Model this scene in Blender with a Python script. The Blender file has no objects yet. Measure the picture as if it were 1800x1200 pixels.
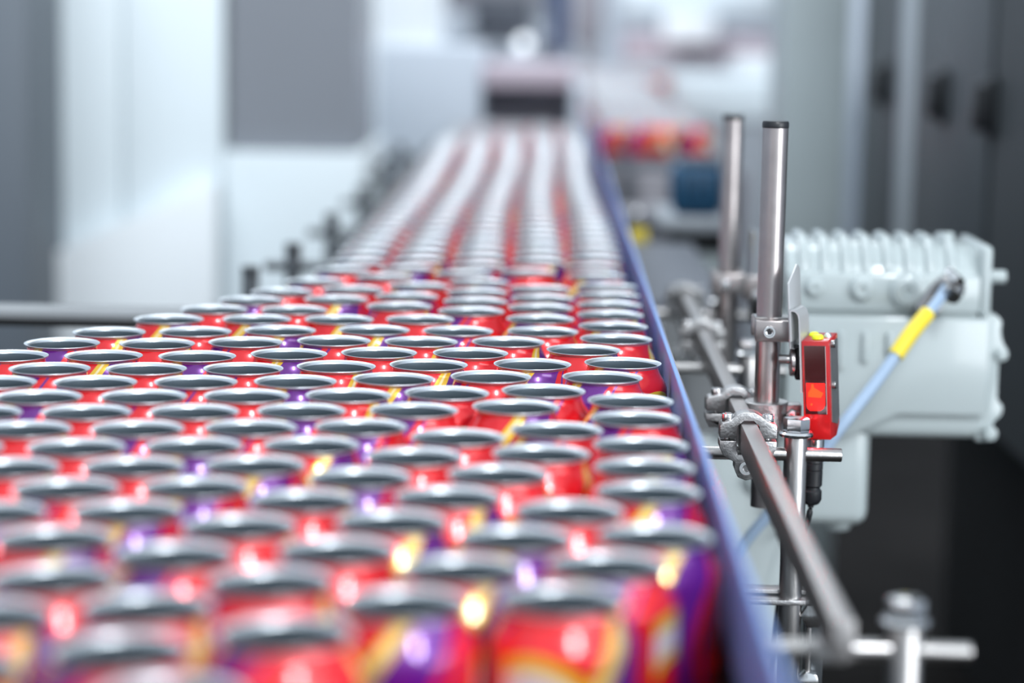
import bpy, bmesh, math, random
from mathutils import Vector, Matrix

random.seed(7)
scene = bpy.context.scene

# ------------------------------------------------------------------ camera
F_PX = 4000.0                       # focal length in pixels of the 1800 x 1200 frame
PITCH = math.atan(580 / 4000)
ROLL = math.radians(-1.0)
YAW = 0.0143
BELT_Z = 0.90
CAN_H = 0.1162
TOP = BELT_Z + CAN_H                # height of the can rims
CAM = Vector((0.0, 0.0, TOP + 0.2533))


def basis():
    cp, sp = math.cos(PITCH), math.sin(PITCH)
    r0, u0, f0 = Vector((1, 0, 0)), Vector((0, sp, cp)), Vector((0, cp, -sp))
    c, s = math.cos(ROLL), math.sin(ROLL)
    r, u = c * r0 - s * u0, s * r0 + c * u0
    m = Matrix.Rotation(YAW, 3, 'Z')
    return m @ r, m @ u, m @ f0


RGT, UPV, FWD = basis()
cam_data = bpy.data.cameras.new('camera')
cam = bpy.data.objects.new('camera', cam_data)
scene.collection.objects.link(cam)
cam.matrix_world = Matrix(((RGT.x, UPV.x, -FWD.x, CAM.x), (RGT.y, UPV.y, -FWD.y, CAM.y),
                           (RGT.z, UPV.z, -FWD.z, CAM.z), (0, 0, 0, 1)))
cam_data.sensor_width = 36.0
cam_data.lens = F_PX / 1800 * 36
cam_data.clip_start = 0.05
cam_data.dof.use_dof = True
cam_data.dof.focus_distance = 1.66
cam_data.dof.aperture_fstop = 2.8
cam_data.dof.aperture_blades = 0
scene.camera = cam

# ------------------------------------------------------------------ light
world = bpy.data.worlds.new('hall_light')
scene.world = world
world.use_nodes = True
bg = world.node_tree.nodes['Background']
bg.inputs[0].default_value = (0.80, 0.91, 1.0, 1)
bg.inputs[1].default_value = 1.18


def area(name, loc, target, sx, sy, power, col=(0.93, 0.97, 1.0)):
    d = bpy.data.lights.new(name, 'AREA')
    d.shape = 'RECTANGLE'
    d.size, d.size_y, d.energy, d.color = sx, sy, power, col
    o = bpy.data.objects.new(name, d)
    scene.collection.objects.link(o)
    o.location = loc
    o.rotation_euler = (Vector(target) - Vector(loc)).to_track_quat('-Z', 'Y').to_euler()
    return o


# ceiling luminaires of the hall, plus lights added for the enclosure and tubes
area('overhead_light', (0.9, -0.9, 3.0), (0.7, -0.3, 0), 0.22, 1.0, 85)
area('overhead_light', (1.5, 6.0, 3.3), (0.0, 5.6, 0.8), 0.8, 2.2, 52)
area('overhead_light', (-0.8, 3.1, 3.2), (-0.6, 4.5, 0.6), 2.2, 0.7, 60)  # added to brighten the white enclosure, clear of rim reflections
area('overhead_light', (-0.6, 10.0, 3.3), (0.5, 11.5, 0.8), 1.6, 0.8, 90)
area('right_side_light', (2.9, -0.2, 1.45), (0.0, 0.9, 1.25), 3.6, 2.1, 165)  # broad light added for the bright right-hand strips on the tubes

scene.view_settings.view_transform = 'Standard'
scene.view_settings.look = 'None'
scene.view_settings.gamma = 1.0
scene.view_settings.use_curve_mapping = False
scene.view_settings.exposure = 0.0

COL = scene.collection


# ------------------------------------------------------------------ helpers
def ray(px, py):
    x, y = (px - 900) / F_PX, -(py - 600) / F_PX
    return FWD + x * RGT + y * UPV


def at(px, py, Y):
    """World point at distance Y down the hall that the photograph shows at this pixel."""
    d = ray(px, py)
    return CAM + d * (Y / d.y)


def tag(o, label, cat, group=None, kind=None):
    o['label'] = label
    o['category'] = cat
    if group:
        o['group'] = group
    if kind:
        o['kind'] = kind
    return o


def empty(name, loc, label=None, cat=None, group=None):
    o = bpy.data.objects.new(name, None)
    o.empty_display_size = 0.02
    COL.objects.link(o)
    o.location = loc
    if label:
        tag(o, label, cat, group)
    return o


class MB:
    """Collects shapes in world (or local) coordinates and links them as one mesh object."""

    def __init__(self):
        self.bm = bmesh.new()

    def _add(self, tmp):
        me = bpy.data.meshes.new('t')
        tmp.to_mesh(me)
        tmp.free()
        self.bm.from_mesh(me)
        bpy.data.meshes.remove(me)
        return self

    def box(self, x0, x1, y0, y1, z0, z1, bev=0.0, seg=2, m=None):
        t = bmesh.new()
        bmesh.ops.create_cube(t, size=1)
        for v in t.verts:
            v.co = Vector(((x0 + x1) / 2 + v.co.x * (x1 - x0), (y0 + y1) / 2 + v.co.y * (y1 - y0), (z0 + z1) / 2 + v.co.z * (z1 - z0)))
        if bev:
            bmesh.ops.bevel(t, geom=list(t.edges), offset=bev, segments=seg, affect='EDGES', profile=0.5)
        if m is not None:
            bmesh.ops.transform(t, matrix=m, verts=t.verts)
        return self._add(t)

    def cyl(self, a, b, r, seg=28, r2=None, bev=0.0, rot=0.0):
        a, b = Vector(a), Vector(b)
        d = b - a
        t = bmesh.new()
        bmesh.ops.create_cone(t, cap_ends=True, segments=seg, radius1=r, radius2=r if r2 is None else r2, depth=d.length)
        if bev:
            ed = [e for e in t.edges if abs(e.verts[0].co.z - e.verts[1].co.z) < 1e-7]
            bmesh.ops.bevel(t, geom=ed, offset=bev, segments=2, affect='EDGES', profile=0.5)
        q = d.to_track_quat('Z', 'Y').to_matrix().to_4x4()
        m = Matrix.Translation((a + b) / 2) @ q @ Matrix.Rotation(rot, 4, 'Z')
        bmesh.ops.transform(t, matrix=m, verts=t.verts)
        return self._add(t)

    def lathe(self, prof, seg=40, m=None, uv=None):
        t = bmesh.new()
        rings = []
        for r, z in prof:
            if r < 1e-6:
                rings.append([t.verts.new((0, 0, z))])
            else:
                rings.append([t.verts.new((r * math.cos(2 * math.pi * k / seg), r * math.sin(2 * math.pi * k / seg), z)) for k in range(seg)])
        lay = t.loops.layers.uv.new('UVMap') if uv else None
        for i in range(len(rings) - 1):
            A, B = rings[i], rings[i + 1]
            for k in range(seg):
                n = (k + 1) % seg
                a0, a1, b0, b1 = A[k % len(A)], A[n % len(A)], B[k % len(B)], B[n % len(B)]
                vs, us = [], []
                for v, u, z in ((a0, k, prof[i][1]), (a1, k + 1, prof[i][1]), (b1, k + 1, prof[i + 1][1]), (b0, k, prof[i + 1][1])):
                    if v not in vs:
                        vs.append(v)
                        us.append((u / seg, z / (uv or 1)))
                if len(vs) > 2:
                    f = t.faces.new(vs)
                    if lay:
                        for lp, c in zip(f.loops, us):
                            lp[lay].uv = c
        if m is not None:
            bmesh.ops.transform(t, matrix=m, verts=t.verts)
        return self._add(t)

    def prism(self, pts, a0, a1, axis='Y', bev=0.0, m=None):
        """Extrude a polygon: axis Y takes (x, z) points, X takes (y, z), Z takes (x, y)."""
        t = bmesh.new()

        def p(c, a):
            return {'Y': (c[0], a, c[1]), 'X': (a, c[0], c[1]), 'Z': (c[0], c[1], a)}[axis]
        A = [t.verts.new(p(c, a0)) for c in pts]
        B = [t.verts.new(p(c, a1)) for c in pts]
        n = len(pts)
        t.faces.new(A)
        t.faces.new(B[::-1])
        for i in range(n):
            t.faces.new((A[i], B[i], B[(i + 1) % n], A[(i + 1) % n]))
        bmesh.ops.recalc_face_normals(t, faces=t.faces)
        if bev:
            bmesh.ops.bevel(t, geom=list(t.edges), offset=bev, segments=2, affect='EDGES', profile=0.5)
        if m is not None:
            bmesh.ops.transform(t, matrix=m, verts=t.verts)
        return self._add(t)

    def tube(self, pts, r, seg=14):
        t = bmesh.new()
        pts = [Vector(p) for p in pts]
        rings = []
        up = Vector((0.13, 0.2, 1)).normalized()
        for i, p in enumerate(pts):
            d = (pts[min(i + 1, len(pts) - 1)] - pts[max(i - 1, 0)]).normalized()
            s = d.cross(up).normalized()
            w = s.cross(d)
            rings.append([t.verts.new(p + r * (math.cos(2 * math.pi * k / seg) * s + math.sin(2 * math.pi * k / seg) * w)) for k in range(seg)])
        for A, B in zip(rings, rings[1:]):
            for k in range(seg):
                t.faces.new((A[k], A[(k + 1) % seg], B[(k + 1) % seg], B[k]))
        t.faces.new(rings[0][::-1])
        t.faces.new(rings[-1])
        return self._add(t)

    def sphere(self, c, r, sub=3):
        t = bmesh.new()
        bmesh.ops.create_icosphere(t, subdivisions=sub, radius=r, matrix=Matrix.Translation(c))
        return self._add(t)

    def build(self, name, mat, parent=None, smooth=35, origin=None, recalc=True):
        if recalc:
            bmesh.ops.recalc_face_normals(self.bm, faces=self.bm.faces)
        me = bpy.data.meshes.new(name)
        self.bm.to_mesh(me)
        self.bm.free()
        me.materials.append(mat)
        if smooth:
            me.polygons.foreach_set('use_smooth', [True] * len(me.polygons))
            me.set_sharp_from_angle(angle=math.radians(smooth))
        o = bpy.data.objects.new(name, me)
        COL.objects.link(o)
        if origin is not None:
            me.transform(Matrix.Translation(-Vector(origin)))
            o.location = origin
        if parent is not None:
            o.parent = parent
            o.matrix_parent_inverse = Matrix.Translation(-parent.location)
        return o


def bez(pts, n=10):
    """Catmull-Rom curve through points."""
    P = [Vector(p) for p in pts]
    P = [2 * P[0] - P[1]] + P + [2 * P[-1] - P[-2]]
    out = []
    for i in range(1, len(P) - 2):
        for k in range(n):
            t = k / n
            a, b, c, d = P[i - 1], P[i], P[i + 1], P[i + 2]
            out.append(0.5 * (2 * b + (c - a) * t + (2 * a - 5 * b + 4 * c - d) * t * t + (3 * b - a - 3 * c + d) * t ** 3))
    out.append(P[-2])
    return out


# ------------------------------------------------------------------ materials
def mat(name, col, rough=0.5, metal=0.0, coat=0.0, bump=0.0, bscale=200, var=0.0, vscale=6.0, stretch=None, emit=0.0, ecol=None, trans=0.0, spec=None):
    m = bpy.data.materials.new(name)
    m.use_nodes = True
    nt = m.node_tree
    b = nt.nodes['Principled BSDF']
    b.inputs['Base Color'].default_value = (*col, 1)
    b.inputs['Roughness'].default_value = rough
    b.inputs['Metallic'].default_value = metal
    b.inputs['Coat Weight'].default_value = coat
    b.inputs['Coat Roughness'].default_value = 0.08
    b.inputs['Transmission Weight'].default_value = trans
    if emit:
        b.inputs['Emission Color'].default_value = (*(ecol or col), 1)
        b.inputs['Emission Strength'].default_value = emit
    if spec is not None:
        b.inputs['Specular IOR Level'].default_value = spec
    if var or bump:
        tc = nt.nodes.new('ShaderNodeTexCoord')
        mp = nt.nodes.new('ShaderNodeMapping')
        nt.links.new(tc.outputs['Object'], mp.inputs[0])
        if stretch:
            mp.inputs['Scale'].default_value = stretch
    if var:
        n = nt.nodes.new('ShaderNodeTexNoise')
        n.inputs['Scale'].default_value = vscale
        n.inputs['Detail'].default_value = 5
        nt.links.new(mp.outputs[0], n.inputs['Vector'])
        r = nt.nodes.new('ShaderNodeValToRGB')
        r.color_ramp.elements[0].position, r.color_ramp.elements[1].position = 0.3, 0.7
        r.color_ramp.elements[0].color = (*[c * (1 - var) for c in col], 1)
        r.color_ramp.elements[1].color = (*[min(1, c * (1 + var)) for c in col], 1)
        nt.links.new(n.outputs[0], r.inputs[0])
        nt.links.new(r.outputs[0], b.inputs['Base Color'])
    if bump:
        n2 = nt.nodes.new('ShaderNodeTexNoise')
        n2.inputs['Scale'].default_value = bscale
        nt.links.new(mp.outputs[0], n2.inputs['Vector'])
        bp = nt.nodes.new('ShaderNodeBump')
        bp.inputs['Strength'].default_value = bump
        bp.inputs['Distance'].default_value = 0.001
        nt.links.new(n2.outputs[0], bp.inputs['Height'])
        nt.links.new(bp.outputs[0], b.inputs['Normal'])
    return m


M = dict(
    steel=mat('brushed_steel', (0.42, 0.405, 0.40), 0.30, 1.0, bump=0.15, bscale=400, var=0.06, vscale=60, stretch=(1, 1, 0.15)),
    bar=mat('satin_rail_steel', (0.335, 0.322, 0.322), 0.45, 0.9, bump=0.1, bscale=300, var=0.08, vscale=25, stretch=(1, 0.1, 1)),
    cast=mat('cast_steel', (0.43, 0.425, 0.43), 0.42, 1.0, bump=0.3, bscale=500, var=0.08, vscale=80),
    bright=mat('polished_steel', (0.66, 0.66, 0.67), 0.18, 1.0),
    brown_steel=mat('brownish_steel', (0.40, 0.36, 0.355), 0.32, 1.0, var=0.1, vscale=40),  # reflected red-brown cast of the surroundings worked into the base colour
    blue_steel=mat('blue_film_steel', (0.17, 0.31, 0.66), 0.34, 0.05, var=0.05, vscale=8, spec=0.3),
    sheet=mat('pale_sheet_steel', (0.58, 0.59, 0.60), 0.4, 0.5),
    dark_metal=mat('dark_metal', (0.10, 0.11, 0.12), 0.4, 0.8),
    alu=mat('can_aluminium', (0.66, 0.70, 0.74), 0.36, 0.85),
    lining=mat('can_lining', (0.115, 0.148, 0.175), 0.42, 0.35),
    black=mat('black_plastic', (0.012, 0.013, 0.016), 0.4),
    rubber=mat('black_rubber', (0.016, 0.016, 0.017), 0.75, spec=0.2),
    red=mat('red_sensor_housing', (0.46, 0.008, 0.010), 0.32, coat=0.4),
    window=mat('dark_red_window', (0.045, 0.003, 0.004), 0.08, coat=1.0),
    led=mat('red_led', (0.9, 0.01, 0.01), 0.3, emit=1.0, ecol=(1.0, 0.015, 0.008)),
    ledhot=mat('red_led_core', (0.9, 0.06, 0.01), 0.3, emit=0.9, ecol=(1.0, 0.07, 0.005)),
    lamp_yellow=mat('yellow_lamp', (0.66, 0.74, 0.02), 0.3, emit=0.12, ecol=(0.8, 0.95, 0.03)),
    mint=mat('pale_mint_enamel', (0.43, 0.482, 0.487), 0.30, coat=0.35, bump=0.1, bscale=120),
    hose=mat('blue_grey_hose', (0.30, 0.40, 0.54), 0.45),
    yellow=mat('yellow_sleeve', (0.78, 0.60, 0.03), 0.5),
    belt=mat('grey_belt', (0.05, 0.05, 0.055), 0.6, var=0.2, vscale=40),
    floor=mat('dark_floor', (0.014, 0.0125, 0.012), 0.95, var=0.45, vscale=1.6, bump=0.2, bscale=30, spec=0.12),
    white=mat('white_panel', (0.71, 0.785, 0.825), 0.42, var=0.03, vscale=1.5),
    white2=mat('bright_white_panel', (0.82, 0.86, 0.89), 0.35, var=0.02, vscale=1.5),
    grey_glass=mat('grey_window_pane', (0.21, 0.225, 0.255), 0.25, var=0.05, vscale=1.5),
    slate=mat('slate_column', (0.115, 0.135, 0.16), 0.45),
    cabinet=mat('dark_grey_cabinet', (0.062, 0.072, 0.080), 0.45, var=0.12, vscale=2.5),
    cabinet_pale=mat('mid_grey_cabinet', (0.40, 0.445, 0.48), 0.4, var=0.08, vscale=3),  # paler grey of the divider strip
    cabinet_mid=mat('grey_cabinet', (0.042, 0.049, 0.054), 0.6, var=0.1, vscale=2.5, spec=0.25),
    beam=mat('dull_beam_steel', (0.20, 0.21, 0.22), 0.55, var=0.2, vscale=5),
    pillar=mat('grey_green_pillar', (0.42, 0.48, 0.495), 0.5, var=0.08, vscale=4),
    wall=mat('hall_wall', (0.60, 0.65, 0.72), 0.7, var=0.05, vscale=0.8),
    far_grey=mat('far_grey', (0.36, 0.39, 0.43), 0.5),
    far_dark=mat('far_dark', (0.09, 0.10, 0.125), 0.5),
    far_blue=mat('far_navy', (0.05, 0.085, 0.20), 0.45),
    motor_blue=mat('blue_motor', (0.008, 0.065, 0.14), 0.4),
    taupe=mat('taupe_frame', (0.27, 0.26, 0.29), 0.5),
    rose=mat('rose_panel', (0.56, 0.47, 0.53), 0.5),
    lamp=mat('signal_lamp', (0.9, 0.95, 1.0), 0.4, emit=2.0, ecol=(0.9, 0.95, 1.0)),
)


def print_material():
    """Red can print with purple swooshes, yellow stripes and a white, yellow-rimmed emblem; from UV only."""
    m = bpy.data.materials.new('can_print')
    m.use_nodes = True
    nt = m.node_tree
    N, L = nt.nodes, nt.links
    b = N['Principled BSDF']

    def math_(op, a, c=None):
        n = N.new('ShaderNodeMath')
        n.operation = op
        for i, v in enumerate((a, c)):
            if v is None:
                continue
            if isinstance(v, (int, float)):
                n.inputs[i].default_value = v
            else:
                L.new(v, n.inputs[i])
        return n.outputs[0]
    uv = N.new('ShaderNodeUVMap')
    sp = N.new('ShaderNodeSeparateXYZ')
    L.new(uv.outputs[0], sp.inputs[0])
    u, v = sp.outputs[0], sp.outputs[1]
    dv = math_('SUBTRACT', v, 0.55)
    sw = math_('MULTIPLY', math_('MULTIPLY', dv, dv), 0.66)
    p = math_('FRACT', math_('MULTIPLY', math_('SUBTRACT', u, sw), 2.0))
    cr = N.new('ShaderNodeValToRGB')
    cr.color_ramp.interpolation = 'CONSTANT'
    RED, YEL, CRM, PUR = (0.78, 0.010, 0.018, 1), (0.83, 0.52, 0.03, 1), (0.90, 0.78, 0.42, 1), (0.135, 0.008, 0.24, 1)
    stops = [(0.0, RED), (0.50, YEL), (0.535, CRM), (0.555, YEL), (0.60, PUR), (0.84, RED), (0.90, PUR), (0.925, RED)]
    e = cr.color_ramp.elements
    e[0].position, e[0].color = stops[0]
    e[1].position, e[1].color = stops[1]
    for pos, c in stops[2:]:
        x = e.new(pos)
        x.color = c
    L.new(p, cr.inputs[0])
    # emblem on the straight wall: thick white arc with yellow edges
    a = math_('MULTIPLY', math_('SUBTRACT', math_('FRACT', math_('MULTIPLY', u, 2.0)), 0.30), 104.0)
    c_ = math_('MULTIPLY', math_('SUBTRACT', v, 0.50), 100.0)
    r = math_('SQRT', math_('ADD', math_('MULTIPLY', a, a), math_('MULTIPLY', c_, c_)))
    er = N.new('ShaderNodeValToRGB')
    er.color_ramp.interpolation = 'CONSTANT'
    WHT = (0.78, 0.70, 0.74, 1)
    ee = er.color_ramp.elements
    ee[0].position, ee[0].color = 0.0, RED
    ee[1].position, ee[1].color = 0.16, YEL
    for pos, c in ((0.20, WHT), (0.29, YEL), (0.35, RED)):
        x = ee.new(pos)
        x.color = c
    L.new(math_('DIVIDE', r, 100.0), er.inputs[0])
    inside = math_('MULTIPLY', math_('LESS_THAN', r, 35.0), math_('GREATER_THAN', r, 16.0))
    inside = math_('MULTIPLY', inside, math_('GREATER_THAN', a, -14.0))
    mx = N.new('ShaderNodeMix')
    mx.data_type = 'RGBA'
    L.new(inside, mx.inputs[0])
    L.new(cr.outputs[0], mx.inputs[6])
    L.new(er.outputs[0], mx.inputs[7])
    L.new(mx.outputs[2], b.inputs['Base Color'])
    b.inputs['Roughness'].default_value = 0.24
    b.inputs['Metallic'].default_value = 0.25
    b.inputs['Coat Weight'].default_value = 0.6
    b.inputs['Coat Roughness'].default_value = 0.06
    return m


M['print'] = print_material()

# ------------------------------------------------------------------ the hall
o = MB().box(-6, 6, -2, 14, -0.1, 0).build('floor', M['floor'], smooth=0)
o['kind'] = 'structure'
o = MB().box(-6, 6, 13.0, 13.2, 0, 4.0).build('wall_back', M['wall'], smooth=0)
o['kind'] = 'structure'
o = MB().box(-3.2, -3.0, -1, 13.0, 0, 4.0).build('wall_left', M['wall'], smooth=0)
o['kind'] = 'structure'
o = MB().box(3.0, 3.2, -1, 13.0, 0, 4.0).build('wall_right', M['wall'], smooth=0)
o['kind'] = 'structure'

# ------------------------------------------------------------------ the can conveyor
LEFT_EDGE = [(-0.72, 0.55), (-0.415, 1.70), (-0.247, 2.215), (-0.236, 2.30), (-0.236, 5.60)]
conv = empty('can_conveyor', (0, 0.6, 0), 'wide steel conveyor under the crowd of open red cans', 'conveyor')
MB().prism(LEFT_EDGE[:4] + [(0.0925, 2.2995), (0.0925, 0.55)], BELT_Z - 0.02, BELT_Z, 'Z').build('belt', M['belt'], conv, smooth=0)
MB().box(-0.23, 0.092, 0.55, 2.295, BELT_Z - 0.18, BELT_Z - 0.021).build('frame', M['dark_metal'], conv, smooth=0)
lan = empty('lane_conveyor', (0, 2.3, 0), 'narrow straight conveyor lane leading to the far machine', 'conveyor')
MB().box(-0.236, 0.0925, 2.3005, 5.60, BELT_Z - 0.02, BELT_Z).build('belt', M['belt'], lan, smooth=0)
MB().box(-0.23, 0.092, 2.3005, 5.58, BELT_Z - 0.18, BELT_Z - 0.021).build('frame', M['dark_metal'], lan, smooth=0)
for y in (0.7, 2.1, 2.7, 5.2):
    for x in (-0.2, 0.06):
        MB().box(x - 0.02, x + 0.02, y - 0.02, y + 0.02, 0, BELT_Z - 0.18, bev=0.003).build('leg', M['steel'], conv if y < 2.3 else lan)
plate = MB().box(0.0928, 0.0958, 0.55, 5.60, TOP - 0.055, TOP + 0.0015, bev=0.0005, seg=1).build('side_plate', M['blue_steel'], origin=(0.0943, 3.0, TOP - 0.055))
MB().box(0.0965, 0.1005, 0.55, 5.58, BELT_Z - 0.18, TOP - 0.056).build('lower_web', M['dark_metal'], plate, smooth=0)
MB().box(0.0959, 0.0964, 0.55, 5.58, TOP - 0.055, TOP + 0.0008).build('bounce_shield', M['brown_steel'], plate, smooth=0)  # unseen sheet added to keep blue bounce off the rail
tag(plate, 'long bluish steel side plate along the right edge of the cans', 'plate')
GUIDE_LABELS = ['slanting steel guide sheet left of the nearest cans', 'slanting steel guide sheet where the cans funnel together', 'short steel guide sheet at the mouth of the narrow lane', 'long straight steel guide sheet left of the narrow lane']
for (x0, y0), (x1, y1) in zip(LEFT_EDGE, LEFT_EDGE[1:]):
    d = Vector((x1 - x0, y1 - y0))
    n = Vector((-d.y, d.x)).normalized() * 0.003
    sg = MB().prism([(x0, y0), (x1, y1), (x1 + n.x, y1 + n.y), (x0 + n.x, y0 + n.y)], BELT_Z, TOP - 0.03, 'Z').build('side_guide', M['steel'], smooth=0, origin=((x0 + x1) / 2, (y0 + y1) / 2, BELT_Z))
    tag(sg, GUIDE_LABELS.pop(0), 'guide', 'steel guide sheets left of the cans')

# ------------------------------------------------------------------ cans
CANS = [(-0.1360,0.8119), (-0.2271,0.8426), (-0.1658,0.8717), (-0.1039,0.9024), (-0.2307,0.9181), (-0.1669,0.9385), (-0.0580,0.9536), (0.0103,0.9656), (-0.2165,0.9834), (-0.1196,0.9857), (-0.0353,1.0164), (0.0317,1.0300), (-0.1704,1.0317), (-0.0957,1.0480), (-0.2327,1.0603), (-0.0119,1.0806), (0.0561,1.0921), (-0.1483,1.0948), (-0.0743,1.1113), (-0.2764,1.1128), (-0.2090,1.1227), (0.0145,1.1444), (-0.1233,1.1567), (-0.0487,1.1730), (-0.2511,1.1746), (-0.1840,1.1847), (0.0572,1.1958), (-0.0989,1.2189), (-0.2940,1.2264), (-0.0238,1.2350), (-0.2264,1.2366), (-0.1602,1.2471), (0.0578,1.2626), (-0.3381,1.2801), (-0.0731,1.2805), (-0.2692,1.2884), (-0.0006,1.2976), (-0.2025,1.2990), (-0.1352,1.3090), (0.0585,1.3294), (-0.3113,1.3413), (-0.0507,1.3434), (-0.2450,1.3507), (-0.1778,1.3611), (-0.1113,1.3714), (0.0087,1.3740), (-0.3537,1.3939), (-0.2868,1.4034), (-0.2202,1.4127), (0.0585,1.4185), (-0.1534,1.4233), (-0.0824,1.4338), (-0.0175,1.4541), (-0.3286,1.4558), (-0.2616,1.4653), (-0.1955,1.4752), (0.0580,1.4853), (-0.1291,1.4855), (-0.0644,1.5022), (-0.3704,1.5094), (-0.3040,1.5180), (0.0002,1.5191), (-0.2370,1.5275), (-0.1701,1.5382), (-0.1039,1.5569), (-0.3468,1.5727), (-0.0369,1.5752), (-0.2801,1.5804), (0.0415,1.5824), (-0.2128,1.5898), (-0.1485,1.6077), (-0.0831,1.6236), (-0.3884,1.6280), (-0.0082,1.6363), (-0.3213,1.6368), (-0.2537,1.6429), (0.0580,1.6502), (-0.1887,1.6627), (-0.1230,1.6772), (-0.0550,1.6842), (-0.3639,1.6943), (-0.2930,1.7012), (0.0301,1.7119), (-0.2282,1.7175), (-0.1621,1.7342), (-0.0949,1.7378), (-0.0277,1.7461), (-0.3403,1.7568), (-0.2747,1.7690), (0.0565,1.7734), (-0.2097,1.7846), (-0.1359,1.7975), (-0.0691,1.8011), (-0.0013,1.8075), (-0.3070,1.8375), (0.0562,1.8455), (-0.2363,1.8479), (-0.1693,1.8554), (-0.1030,1.8660), (-0.0035,1.8822), (-0.2794,1.9035), (-0.2126,1.9103), (0.0557,1.9161), (-0.0626,1.9227), (-0.1255,1.9455), (-0.0036,1.9538), (-0.2563,1.9678), (0.0566,1.9829), (-0.1838,1.9857), (-0.0613,1.9895), (-0.1233,2.0154), (-0.0022,2.0206), (-0.2366,2.0317), (0.0573,2.0510), (-0.0622,2.0567), (-0.1752,2.0599), (-0.0050,2.0913), (-0.1176,2.0944), (-0.2157,2.1154), (0.0571,2.1178), (-0.0625,2.1321), (-0.1534,2.1606), (-0.0792,2.1992), (-0.1990,2.2103), (-0.0173,2.2243), (-0.1367,2.2344), (0.0468,2.2756)]
OUT = [(0, .0075), (.016, .0055), (.0225, .0006), (.0240, 0), (.0258, .0012), (.0322, .0100), (.0330, .0135), (.0330, .0960), (.0326, .0990),
       (.0315, .1018), (.0298, .1045), (.0281, .1072), (.0267, .1100), (.0260, .1125), (.0259, .1142)]
RIM = [(.0260, .1136), (.0266, .1148), (.0277, .1153), (.0283, .1156), (.0284, .1159), (.0282, .1162), (.0277, .1161), (.0270, .1157), (.0263, .1151), (.0258, .1144), (.0255, .1137)]
INN = [(.0255, .1137), (.0254, .1122), (.0258, .1095), (.0267, .1066), (.0284, .1040), (.0302, .1014), (.0316, .0986), (.0324, .0955), (.0325, .0920), (.0325, .0140), (.0290, .0085), (0, .0105)]


def can_mesh(seg):
    body = MB().lathe(OUT, seg, uv=CAN_H).build('drink_can', M['print'], smooth=50)
    rim = MB().lathe(RIM, seg).build('rim', M['alu'], body, smooth=60)
    inn = MB().lathe(INN, seg).build('inner_wall', M['lining'], body, smooth=60)
    return body, rim, inn


can0, rim0, inn0 = can_mesh(48)
state = {'first': True}


def put_can(x, y, rz, label, group):
    if state['first']:
        b, kids = can0, []
        state['first'] = False
    else:
        b = can0.copy()
        COL.objects.link(b)
        for src in (rim0, inn0):
            k = src.copy()
            COL.objects.link(k)
            k.parent = b
    b.location = (x, y, BELT_Z)
    b.rotation_euler = (0, 0, rz)
    tag(b, label, 'can', group)
    return b


def clear(x, y, pts, d=0.0668):
    return all((x - a) ** 2 + (y - c) ** 2 >= d * d - 1e-9 for a, c in pts)


def left_x(y):
    for (x0, y0), (x1, y1) in zip(LEFT_EDGE, LEFT_EDGE[1:]):
        if y0 <= y <= y1:
            return x0 + (x1 - x0) * (y - y0) / (y1 - y0)
    return -0.236


field = list(CANS)
n_seen = len(field)
# cans just past the frame's lower and left edge continue the same packing
gy = 0.70
row = 0
while gy < 1.66:
    gx = 0.0585 - (row % 2) * 0.034
    while gx > -0.6:
        inframe = abs(gx - (-0.02 * 0)) < 1e9
        edge = -0.235 * gy - 0.02            # left border of the picture on the can tops
        if clear(gx, gy, field, 0.0672) and gx > left_x(gy) + 0.038 and (gx < edge + 0.03 and gx > edge - 0.10 or gy < 0.79):
            if gx > edge - 0.10:
                field.append((gx, gy))
        gx -= 0.0085
    gy += 0.0145
    row += 1

# rows of the wide field, counted from the front, places counted from the blue side plate
plate_file = sorted((p for p in field if p[0] > 0.028 and p[1] > 0.85), key=lambda p: p[1])
funnel = sorted((p for p in field if p not in plate_file and p[1] > 1.875), key=lambda p: p[1])
todo = sorted((p for p in field if p not in plate_file and p not in funnel), key=lambda p: p[0], reverse=True)
rows = []
while todo:
    r = [todo.pop(0)]
    while True:
        c = r[-1]
        nx = [q for q in todo if 0.02 < c[0] - q[0] < 0.115 and abs(q[1] - c[1] + (0.11 * (c[0] - q[0]) if c[1] < 1.68 else 0.0)) < 0.026]
        if not nx:
            break
        q = min(nx, key=lambda q: c[0] - q[0] + 2 * abs(q[1] - c[1]))
        todo.remove(q)
        r.append(q)
    rows.append(r)
rows.sort(key=lambda r: r[0][1] + 0.11 * (0.058 - r[0][0]))
ORD = ['first', 'second', 'third', 'fourth', 'fifth', 'sixth', 'seventh', 'eighth', 'ninth', 'tenth', 'eleventh', 'twelfth']


def nth(k):
    if k < 12:
        return ORD[k]
    k += 1
    return '%d%s' % (k, 'th' if 10 <= k % 100 <= 20 else {1: 'st', 2: 'nd', 3: 'rd'}.get(k % 10, 'th'))


def in_view(x, y):
    d = Vector((x, y + 0.028, TOP)) - CAM
    px = 900 + F_PX * d.dot(RGT) / d.dot(FWD)
    py = 600 - F_PX * d.dot(UPV) / d.dot(FWD)
    return py < 1200 and px > -0.028 / d.dot(FWD) * F_PX


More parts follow.
